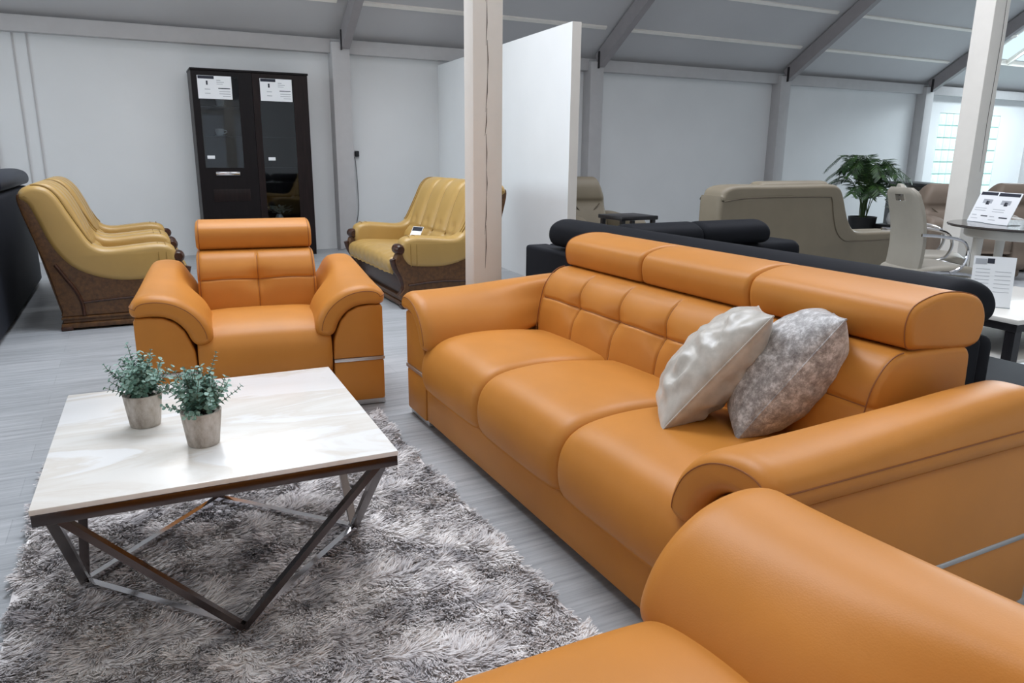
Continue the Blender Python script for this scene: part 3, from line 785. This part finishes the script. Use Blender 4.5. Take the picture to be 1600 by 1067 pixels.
def recliner(width, name, label, loc, rz, mat, seats=1, hz=1.0):
    t = thing(name, label, 'armchair' if seats == 1 else 'sofa', loc, rz); W2 = width/2
    MB().box((-W2+.02, .05, .02), (W2-.02, .85, .25), .03).obj('base', mat, t)
    iw = W2-.17; sw = 2*iw/seats
    ap = spline([(.03,.10),(0,.3),(.0,.52),(.05,.60),(.2,.625),(.5,.62),(.75,.63),(.86,.60),(.9,.4),(.88,.10)], 4)
    for sd in (-1, 1):
        MB().loft(ap, W2-.18, W2, lambda u, v, a, sd=sd: (sd*a, u, v), (.06, .05), 6).obj('arm', mat, t, 60)
    k = hz
    bp = spline([(.52,.36),(.49,.44),(.53,.52),(.58,.62),(.62,.70*k),(.63,.74*k),(.62,.79*k),(.64,.90*k),(.70,.975*k),(.79,.99*k),(.87,.95*k),(.91,.86*k),(.92,.6),(.90,.3),(.7,.3)], 5)
    sp = spline([(.02,.26),(-.02,.3),(-.02,.40),(.04,.455),(.2,.47),(.45,.45),(.55,.42),(.55,.26)], 4)
    for i in range(seats):
        a0 = -iw+i*sw+.002; a1 = a0+sw-.004
        MB().loft(sp, a0, a1, lambda u, v, a: (a, u, v), (.05, .035), 5, [a0+sw*q/6 for q in range(1,6)]).obj('seat_cushion', mat, t, 60)
        c = (a0+a1)/2
        bo = MB().loft(bp, a0, a1, lambda u, v, a: (c+(a-c)*(1-.25*sstep(.7, 1.0, v)), u, v), (.07, .06), 6, [a0+sw*q/6 for q in range(1,6)]).obj('backrest', mat, t, 60)
        MB().tube([(c+(a0+.09-c)*q, .60-abs(q)*.0, .72*k-.16*(1-abs(q))) for q in (1, .6, .25, 0, -.25, -.6, -1)], .006, 6).obj('seam', M['taupe_seam'], bo)
    return t
recliner(.82, 'taupe_armchair', 'taupe leather recliner half hidden behind the white partition edge', (4.20, 6.1, 0), math.radians(-8), M['taupe'], 1, 1.0)
recliner(1.0, 'taupe_armchair', 'brownish taupe armchair between the dining chair and the right timber post', (7.70, 4.60, 0), math.radians(-32), M['brown_taupe'], 1, .95)
recliner(2.1, 'taupe_sofa', 'brownish taupe sofa behind the round table, right of the timber post', (9.35, 4.25, 0), math.radians(-30), M['brown_taupe'], 2, .95)

# black slab side table past the corner sofa
t = thing('black_side_table', 'small black table with thick flat top between partition and taupe sofa', 'table', (3.42, 4.75, 0))
MB().box((-.17, -.16, .735), (.17, .16, .765), .006).obj('tabletop', M['black_wood'], t)
for sx_ in (-1, 1):
    for sy in (-1, 1): MB().box((sx_*.14-.015, sy*.13-.015, 0), (sx_*.14+.015, sy*.13+.015, .735)).obj('leg', M['black_wood'], t)
MB().box((-.15, -.14, .25), (.15, .14, .275)).obj('shelf', M['black_wood'], t)

# ------------------------------------------------------------------ dining chairs
def dining_chair(label, loc, rz):
    """front faces local -Y"""
    t = thing('dining_chair', label, 'chair', loc, rz, 'greige dining chairs at the round table')
    # curved high back with a hand hole: ring of quads around an opening
    bm_ = MB(); w2 = .195; z0, z1 = .40, 1.01; NXX, NZZ = 20, 26; vs = []; fs = []; keep = {}
    def pos(i, j, side):
        u = -1+2*i/NXX; z = z0+(z1-z0)*j/NZZ
        wv = w2*(1-.10*sstep(.75, 1.0, (z-z0)/(z1-z0)))*(1-.35*max(0, (z-.96)/.05)**2 if z > .96 else 1)
        tt = (z-z0)/(z1-z0); y = .40+.075*tt-.05*math.sin(PI*tt)+.03*u*u*0
        thk = .026*(1-.75*max(abs(u)**8, (1 if j == NZZ else 0)*.9))+.006
        return (u*wv, y+side*thk, z)
    hole = lambda i, j: ((i+.5-NXX/2)/3.2)**2+((j+.5-(NZZ-3.2))/1.3)**2 < 1
    for side in (-1, 1):
        for i in range(NXX+1):
            for j in range(NZZ+1): keep[side, i, j] = len(vs); vs.append(pos(i, j, side))
    cells = {(i, j) for i in range(NXX) for j in range(NZZ) if not hole(i, j)}
    for (i, j) in cells:
        for side in (-1, 1): fs.append([keep[side, i, j], keep[side, i+1, j], keep[side, i+1, j+1], keep[side, i, j+1]])
        for (di, dj, p, q) in ((-1,0,(i,j),(i,j+1)), (1,0,(i+1,j),(i+1,j+1)), (0,-1,(i,j),(i+1,j)), (0,1,(i,j+1),(i+1,j+1))):
            if (i+di, j+dj) not in cells: fs.append([keep[-1, p[0], p[1]], keep[-1, q[0], q[1]], keep[1, q[0], q[1]], keep[1, p[0], p[1]]])
    bk = bm_.add(vs, fs).obj('backrest', M['greige'], t, 50)
    T = Matrix.Translation((0, .452, .935)) @ Matrix.Rotation(PI/2, 4, 'X') @ Matrix.Diagonal((1.9, 1, 1, 1))
    MB().tube([(.036*math.cos(a), .028*math.sin(a), 0) for a in [2*PI*q/24 for q in range(24)]], .006, 6, closed=True, T=T).obj('grip_ring', M['chrome'], bk)
    sp = spline([(-.02,.40),(-.035,.43),(-.02,.465),(.1,.485),(.3,.48),(.42,.46),(.43,.41),(.2,.395)], 4)
    MB().loft(sp, -.22, .22, lambda u, v, a: (a, u, v), (.05, .03), 5).obj('seat', M['greige'], t, 60)
    for sd in (-1, 1):
        MB().tube([(sd*.235, y, z) for y, z in spline([(.40,.44),(.2,.44),(.03,.42),(-.03,.36),(-.02,.05),(.02,.015),(.2,.012),(.42,.012)], 5, False)], .011, 8).obj('leg', M['chrome'], t)
        MB().tube([(sd*.24, y, z) for y, z in spline([(.44,.70),(.3,.69),(.14,.66),(.09,.58),(.12,.48),(.2,.44)], 5, False)], .011, 8).obj('armrest', M['chrome'], t)
    MB().tube([(-.235, .42, .012), (.235, .42, .012)], .011, 8).obj('stretcher', M['chrome'], t)
    return t
a = math.radians(-28)
def place_chair(label, backpos, facing):
    rz = facing+PI/2; off = Matrix.Rotation(rz, 3, 'Z') @ Vector((0, .44, 0))
    return dining_chair(label, (backpos[0]-off.x, backpos[1]-off.y, 0), rz)
place_chair('greige high-back dining chair with hand hole, nearest left of the round table', (4.86, 3.46), math.radians(-22))
place_chair('greige high-back dining chair just behind the nearer one, by the timber post', (5.50, 3.93), math.radians(-50))

# round table with cards
t = thing('round_table', 'round dining table with dark glass top and white legs, at the right', 'table', (5.73, 3.07, 0))
MB().lathe([(.0,.728),(.50,.728),(.522,.733),(.528,.742),(.522,.75),(.0,.75)], 64, cap=False).obj('tabletop', M['smoked'], t, 30)
MB().lathe([(.0,.66),(.40,.66),(.41,.67),(.41,.727),(.0,.727)], 48, cap=False).obj('apron', M['white_lacquer'], t, 30)
for k in range(4):
    a = math.radians(149+90*k); x, y = .35*math.cos(a), .35*math.sin(a)
    MB().lathe([(.0,0),(.022,0),(.026,.3),(.034,.66),(.0,.66)], 16, Matrix.Translation((x, y, 0)), cap=False).obj('leg', M['white_lacquer'], t)

def price_card(name, label, loc, rz, wd, hg, tilt, style=0, stand=True):
    """printed sheet in a stand; faces local -Y"""
    t = thing(name, label, 'price card', loc, rz); T = Matrix.Rotation(-tilt, 4, 'X')
    MB().box((-wd/2, 0, 0), (wd/2, .003, hg), T=T).obj('sheet', M['paper'], t, smooth=False)
    if stand: MB().box((-wd/2, .0, 0), (wd/2, .07+hg*math.sin(tilt)*.4, .003)).obj('foot', M['glass'], t, smooth=False)
    a = MB(); b_ = MB()
    def q(m, x0, z0, x1, z1): m.box((x0*wd-wd/2, -.0008, z0*hg), (x1*wd-wd/2, .0005, z1*hg), T=T)
    if style == 0:      # two halves: header bar, pictogram and lines
        q(a, .02, .86, .49, .99); q(a, .25, .60, .30, .78)
        for z in (.40, .22): q(b_, .2, z, .36, z+.03)
        q(b_, .56, .80, .68, .83); q(b_, .56, .72, .78, .745); q(b_, .56, .64, .74, .66)
        q(a, .6, .45, .95, .485)
        for z in (.32, .22, .12): q(b_, .62+.1*(z < .2), z, .95, z+.025)
    elif style == 1:    # upright dining card: header, drawing, price
        q(a, .06, .88, .94, .98); q(b_, .3, .62, .7, .75); q(a, .45, .58, .6, .70)
        for z in (.45, .38): q(b_, .1, z, .6, z+.015)
        q(a, .5, .2, .85, .235); q(b_, .1, .22, .3, .24); q(b_, .1, .12, .4, .135)
    else:               # upright sheet with emblem top left, text columns
        q(b_, .05, .84, .32, .95); q(a, .33, .86, .5, .96)
        for k in range(7): q(b_, .08, .74-.07*k, .42, .745-.07*k+.004)
        for k in range(6): q(b_, .54, .70-.08*k, .92, .705-.08*k+.004)
    a.obj('print', M['ink'], t, smooth=False); b_.obj('print', M['grey_ink'], t, smooth=False)
    return t
rzc = math.radians(-108)
price_card('price_card', 'white price card on the round table, left one beside the post', (5.625, 3.395, .7505), rzc, .215, .24, math.radians(22), 1)
price_card('price_card', 'white price card on the round table, right one towards the green bowl', (5.515, 3.20, .7505), rzc, .215, .24, math.radians(22), 1)
t = thing('green_bowl', 'yellow-green glazed bowl near the right edge of round table', 'bowl', (5.93, 3.14, .7505))
MB().lathe([(.0,0),(.035,0),(.05,.01),(.052,.06),(.0,.06)], 24, cap=False).obj('foot', M['black_plastic'], t, 40)
MB().lathe([(.05,.06),(.085,.085),(.095,.12),(.08,.155),(.06,.165),(.05,.16),(.0,.14)], 28, cap=False).obj('body', M['green_glaze'], t, 60)
t = thing('white_dish', 'small white ceramic dish beside the green bowl at photo edge', 'dish', (5.70, 2.90, .7505))
MB().lathe([(.0,0),(.03,0),(.035,.008),(.06,.045),(.062,.05),(.055,.046),(.0,.012)], 24, cap=False).obj('bowl', M['porcelain'], t, 60)

# white side table with price sheet in front of the black sofa
t = thing('white_coffee_table', 'low white lacquered coffee table with shelf at right edge', 'table', (4.28, 2.30, 0), math.radians(-3))
MB().box((-.5, -.33, .425), (.5, .33, .45), .004).obj('tabletop', M['white_lacquer'], t)
MB().box((-.49, -.32, .385), (.49, .32, .424), .002).obj('frame', M['black_wood'], t)
MB().box((-.48, -.31, .22), (.48, .31, .24), .004).obj('shelf', M['white_lacquer'], t)
for sx_ in (-1, 1):
    for sy in (-1, 1): MB().box((sx_*.46-.025, sy*.29-.025, 0), (sx_*.46+.025, sy*.29+.025, .385)).obj('leg', M['black_wood'], t)
price_card('price_sheet', 'white price sheet standing on the low white coffee table', (3.965, 2.265, .451), math.radians(-56), .19, .265, math.radians(14), 2)

# ------------------------------------------------------------------ palm and far objects
t = thing('potted_palm', 'green potted palm in a black pot by the back wall', 'plant', (8.98, 7.0, 0))
MB().lathe([(.0,0),(.13,0),(.15,.02),(.18,.40),(.185,.43),(.165,.43),(.16,.38),(.0,.37)], 28, cap=False).obj('pot', M['black_plastic'], t, 40)
random.seed(21); pf = MB(); pst = MB()
for k in range(26):
    az = 2*PI*k/26*3.3+random.uniform(-.3, .3); tall = random.uniform(.45, 1.0); reach = random.uniform(.25, .62)
    if k < 7: tall = random.uniform(.85, 1.0); reach = random.uniform(.35, .68)
    p0 = Vector((random.uniform(-.05,.05), random.uniform(-.05,.05), .38)); dr = Vector((math.cos(az), math.sin(az), 0))
    ctl = [p0, p0+dr*reach*.18+Vector((0,0,tall*.55)), p0+dr*reach*.55+Vector((0,0,tall*.88)), p0+dr*reach*1.0+Vector((0,0,tall*.70))]
    pts = [Vector(q) for q in spline(ctl, 8, False)]
    pst.tube(pts, [.007*(1-.7*i/len(pts)) for i in range(len(pts))], 5)
    n0 = int(len(pts)*.38)
    for i in range(n0, len(pts)):
        d = (pts[i]-pts[i-1]).normalized(); sd = d.cross(Vector((0,0,1)))
        if sd.length < .1: continue
        sd.normalize(); upv = sd.cross(d); f_ = (i-n0)/(len(pts)-n0)
        for s in (-1, 1):
            for h_ in (0, .5):
                L = .2*(1-.55*abs(f_-.35))*random.uniform(.8, 1.1)
                q = pts[i]-(pts[i]-pts[i-1])*h_
                leaf(pf, q, (sd*s+d*.75-Vector((0,0,.35+.3*random.random()))).normalized(), upv, L, .013, .1)
fl = pf.obj('fronds', M['palm'], t, 30); pst.obj('stem', M['palm_stem'], fl)
t = thing('white_vase', 'white ceramic vase of pale flowers beside the palm pot', 'vase', (9.22, 6.72, 0))
MB().box((-.16, -.16, 0), (.16, .16, .34), .01).obj('pedestal', M['black_wood'], t)
MB().lathe([(.0,.34),(.05,.34),(.075,.40),(.06,.48),(.035,.52),(.03,.50),(.0,.48)], 20, cap=False).obj('body', M['porcelain'], t, 60)
fm_ = MB(); random.seed(8)
for k in range(70):
    a = random.uniform(0, 2*PI); r = random.uniform(.01, .13); z = .53+random.uniform(0, .15)
    leaf(fm_, Vector((r*.6*math.cos(a), r*.6*math.sin(a), z)), Vector((math.cos(a), math.sin(a), random.uniform(-.2, .8))), Vector((0,0,1)), .06, .045)
fm_.obj('flowers', M['flower'], t)
t = thing('tv_bench', 'black sideboard with raised top between the palm and taupe armchair', 'sideboard', (9.98, 6.9, 0), math.radians(55.6))
MB().box((-.72, -.22, .84), (.72, .22, .88), .004).obj('top', M['black_wood'], t)
MB().box((-.70, -.2, .05), (.70, .2, .76), .006).obj('body', M['black_wood'], t)
for x in (-.62, 0, .62): MB().box((x-.03, -.18, .76), (x+.03, .18, .84)).obj('riser', M['white_lacquer'], t)

# ------------------------------------------------------------------ display cabinet
CX0, CX1, CY0, CY1, CZ = .727, 1.990, 9.22, 9.66, 2.085
t = thing('display_cabinet', 'tall dark wenge display cabinet with two glazed doors at back wall', 'cabinet', ((CX0+CX1)/2, CY0, 0))
w2 = (CX1-CX0)/2
c = MB()
c.box((-w2, .02, .0), (-w2+.025, CY1-CY0, CZ)); c.box((w2-.025, .02, 0), (w2, CY1-CY0, CZ)); c.box((-w2+.025, .02, CZ-.03), (w2-.025, CY1-CY0, CZ)); c.box((-w2+.025, .02, 0), (w2-.025, CY1-CY0, .08))
c.box((-w2+.025, CY1-CY0-.02, .08), (w2-.025, CY1-CY0, CZ-.03)); c.box((-.015, .02, .08), (.015, CY1-CY0-.02, CZ-.03))
c.box((-w2+.025, .02, .92), (-.015, CY1-CY0-.02, .95))
c.obj('carcass', M['wenge'], t, smooth=False)
MB().box((-w2-.006, -.012, CZ), (w2+.006, CY1-CY0, CZ+.022), .002).obj('top', M['wenge_dark'], t)
for z in (1.38, 1.70): MB().box((-w2+.03, .05, z), (-.02, .40, z+.008)).obj('shelf', M['glass'], t, smooth=False)
for z in (1.38, 1.04, .70, .40): MB().box((.02, .05, z), (w2-.03, .40, z+.008)).obj('shelf', M['glass'], t, smooth=False)
def glazed_door(x0, x1, g, extra_right_wood):
    gx0, gx1, gz0, gz1 = g
    d_ = MB(); d_.box((x0, 0, .06), (gx0, .02, CZ-.005)); d_.box((gx1, 0, .06), (x1, .02, CZ-.005))
    d_.box((gx0, 0, .06), (gx1, .02, gz0)); d_.box((gx0, 0, gz1), (gx1, .02, CZ-.005))
    do = d_.obj('door', M['wenge_dark'] if not extra_right_wood else M['wenge'], t, smooth=False)
    MB().box((gx0, .006, gz0), (gx1, .011, gz1)).obj('pane', M['glass'], do, smooth=False)
    return do
mid = 1.365-(CX0+CX1)/2; ox = (CX0+CX1)/2
dl = glazed_door(-w2+.002, mid-.002, (.80-ox, 1.215-ox, 1.04, 2.03), False)
MB().box((.90-ox, -.022, .955), (1.16-ox, -.002, .995), .004).obj('handle', M['chrome'], dl)
MB().box((.86-ox, -.006, .66), (1.26-ox, 0, .80), .002).obj('drawer_line', M['wenge'], dl)
dr = glazed_door(mid+.002, w2-.002, (1.44-ox, 1.82-ox, .12, 2.03), True)
# items in the cabinet
t = thing('teacup', 'white teacup on saucer behind glass of the dark cabinet', 'cup', (1.00, 9.43, 1.3885))
MB().lathe([(.0,0),(.05,.0),(.075,.012),(.072,.014),(.0,.006)], 24, cap=False).obj('saucer', M['porcelain'], t, 60)
MB().lathe([(.0,.008),(.025,.008),(.045,.03),(.05,.085),(.046,.085),(.04,.03),(.0,.016)], 24, cap=False).obj('bowl', M['porcelain'], t, 60)
MB().tube([(.045, 0, .07), (.075, 0, .066), (.08, 0, .045), (.045, 0, .03)], .005, 6).obj('handle', M['porcelain'], t)
t = thing('teacup', 'white teacup on the top glass shelf under the left price sheet', 'cup', (1.03, 9.43, 1.7085))
MB().lathe([(.0,0),(.05,.0),(.075,.012),(.072,.014),(.0,.006)], 24, cap=False).obj('saucer', M['porcelain'], t, 60)
MB().lathe([(.0,.008),(.025,.008),(.045,.03),(.05,.085),(.046,.085),(.04,.03),(.0,.016)], 24, cap=False).obj('bowl', M['porcelain'], t, 60)
for (x, z, lab) in ((.866, 1.155, 'small white tag on the glass of the left cabinet door'), (1.53, 1.14, 'small white tag on the glass of the right cabinet door')):
    tag(MB().box((x-.04, 9.218, z-.018), (x+.04, 9.2245, z+.018), .002).obj('paper_tag', M['paper']), lab, 'tag')
t = thing('flower_arrangement', 'pale flowers in a glass cabinet, just showing above the orange headrest', 'flowers', (1.60, 9.40, .409))
MB().lathe([(.0,0),(.04,0),(.05,.04),(.03,.08),(.0,.07)], 16, cap=False).obj('vase', M['porcelain'], t, 60)
fm_ = MB(); random.seed(5)
for k in range(80):
    a = random.uniform(0, 2*PI); r = random.uniform(.0, .13); z = .09+random.uniform(0, .07)
    leaf(fm_, Vector((r*math.cos(a), r*.7*math.sin(a), z)), Vector((math.cos(a), math.sin(a), random.uniform(0, .9))), Vector((0,0,1)), .05, .03)
fm_.obj('petals', M['flower'], t)
price_card('price_sheet', 'white price sheet taped high on the left cabinet door', (.966, 9.212, 1.785), 0, .355, .245, 0, 0, False)
price_card('price_sheet', 'white price sheet taped high on the right cabinet door', (1.627, 9.212, 1.785), 0, .355, .245, 0, 0, False)
# wall plug with cable
t = thing('power_plug', 'black plug in the wall socket with grey cable, right of the column', 'plug', (2.66, 9.70, 1.19))
MB().box((-.04, -.012, -.04), (.04, 0, .04), .004).obj('socket_plate', M['grey_paint'], t)
MB().box((-.022, -.06, -.02), (.03, -.012, .055), .01).obj('plug', M['black_plastic'], t); 
MB().tube(spline([(-.03,-.04,-.02),(-.015,-.03,-.12),(.0,-.02,-.4),(.0,-.02,-.7),(-.06,-.04,-.95),(-.16,-.22,-1.1),(-.24,-.24,-1.165),(-.35,-.24,-1.18)], 5, False), .006, 6).obj('cable', M['cable'], t)
# price tag lying on the mustard sofa
t = thing('price_card', 'small white and grey price card lying on the mustard two-seat sofa', 'price card', (2.22, 6.33, .45), math.radians(-60))
T = Matrix.Rotation(math.radians(-35), 4, 'X')
MB().box((-.06, 0, 0), (.06, .004, .15), T=T).obj('sheet', M['paper'], t, smooth=False)
MB().box((-.055, -.001, .105), (.055, .001, .145), T=T).obj('print', M['ink'], t, smooth=False)

# ------------------------------------------------------------------ camera
R = ((0.89170757, 0.10284483, -0.44077267), (-0.45253077, 0.22102949, -0.86392237), (0.00857381, 0.96982932, 0.24363412))
cam = bpy.data.cameras.new('camera'); cam.sensor_width = 36; cam.sensor_fit = 'HORIZONTAL'; cam.lens = 1155/1600*36
cam.clip_start = .02
co = bpy.data.objects.new('camera', cam); C.objects.link(co)
co.matrix_world = Matrix.Translation((0, 0, 1.2)) @ Matrix(R).to_4x4()
bpy.context.scene.camera = co

# ------------------------------------------------------------------ light
wd = bpy.data.worlds.new('sky'); bpy.context.scene.world = wd; wd.use_nodes = True
bg = wd.node_tree.nodes['Background']; bg.inputs[0].default_value = srgb(214, 236, 244); bg.inputs[1].default_value = 1.2
def area(name, loc, look, sx_, sy, watts, rgb, spread=PI):
    l = bpy.data.lights.new(name, 'AREA'); l.shape = 'RECTANGLE'; l.size = sx_; l.size_y = sy; l.energy = watts; l.color = srgb(*rgb)[:3]; l.spread = spread
    o = bpy.data.objects.new(name, l); C.objects.link(o); o.location = loc
    o.rotation_euler = (Vector(look)-Vector(loc)).to_track_quat('-Z', 'Y').to_euler(); return o
area('shop_window_daylight', (LEFT-.02, 7.1, 1.8), (5, 6.9, 1.45), 4.0, 1.4, 40, (222, 238, 248), math.radians(95))
area('front_window_daylight', (.75, FRONT-.02, 1.35), (.75, 5, 1.35), 4.3, 1.8, 3, (255, 240, 222))
area('front_window_daylight', (6.75, FRONT-.02, 1.35), (6.75, 5, 1.35), 4.3, 1.8, 3, (255, 240, 222))
for h in ADDED_SKY_FRONT:
    cx, cy = (h[0]+h[1])/2, (h[2]+h[3])/2
    area('real_and_added_skylight', (cx, cy, roof_z(cy)), (cx, cy+.54, roof_z(cy)-.84), h[1]-h[0], 2.4, 20, (255, 238, 220))  # added warm lamp at each made-up front opening
for i, h in enumerate(SKY_BACK):
    cx, cy = (h[0]+h[1])/2, (h[2]+h[3])/2
    area('real_and_added_skylight', (cx, cy, roof_z(cy)+.02), (cx, cy-.54, roof_z(cy)-.84), h[1]-h[0]-.1, h[3]-h[2], [540, 285, 160, 110, 75][i], [(222, 236, 244), (236, 243, 255), (245, 245, 255), (245, 245, 255), (250, 248, 250)][i])  # first lamp is the hall's skylight, the rest are added overhead light

sc = bpy.context.scene
sc.view_settings.view_transform = 'Standard'; sc.view_settings.look = 'None'; sc.view_settings.gamma = 1.0
sc.view_settings.use_curve_mapping = False; sc.view_settings.exposure = 0.0
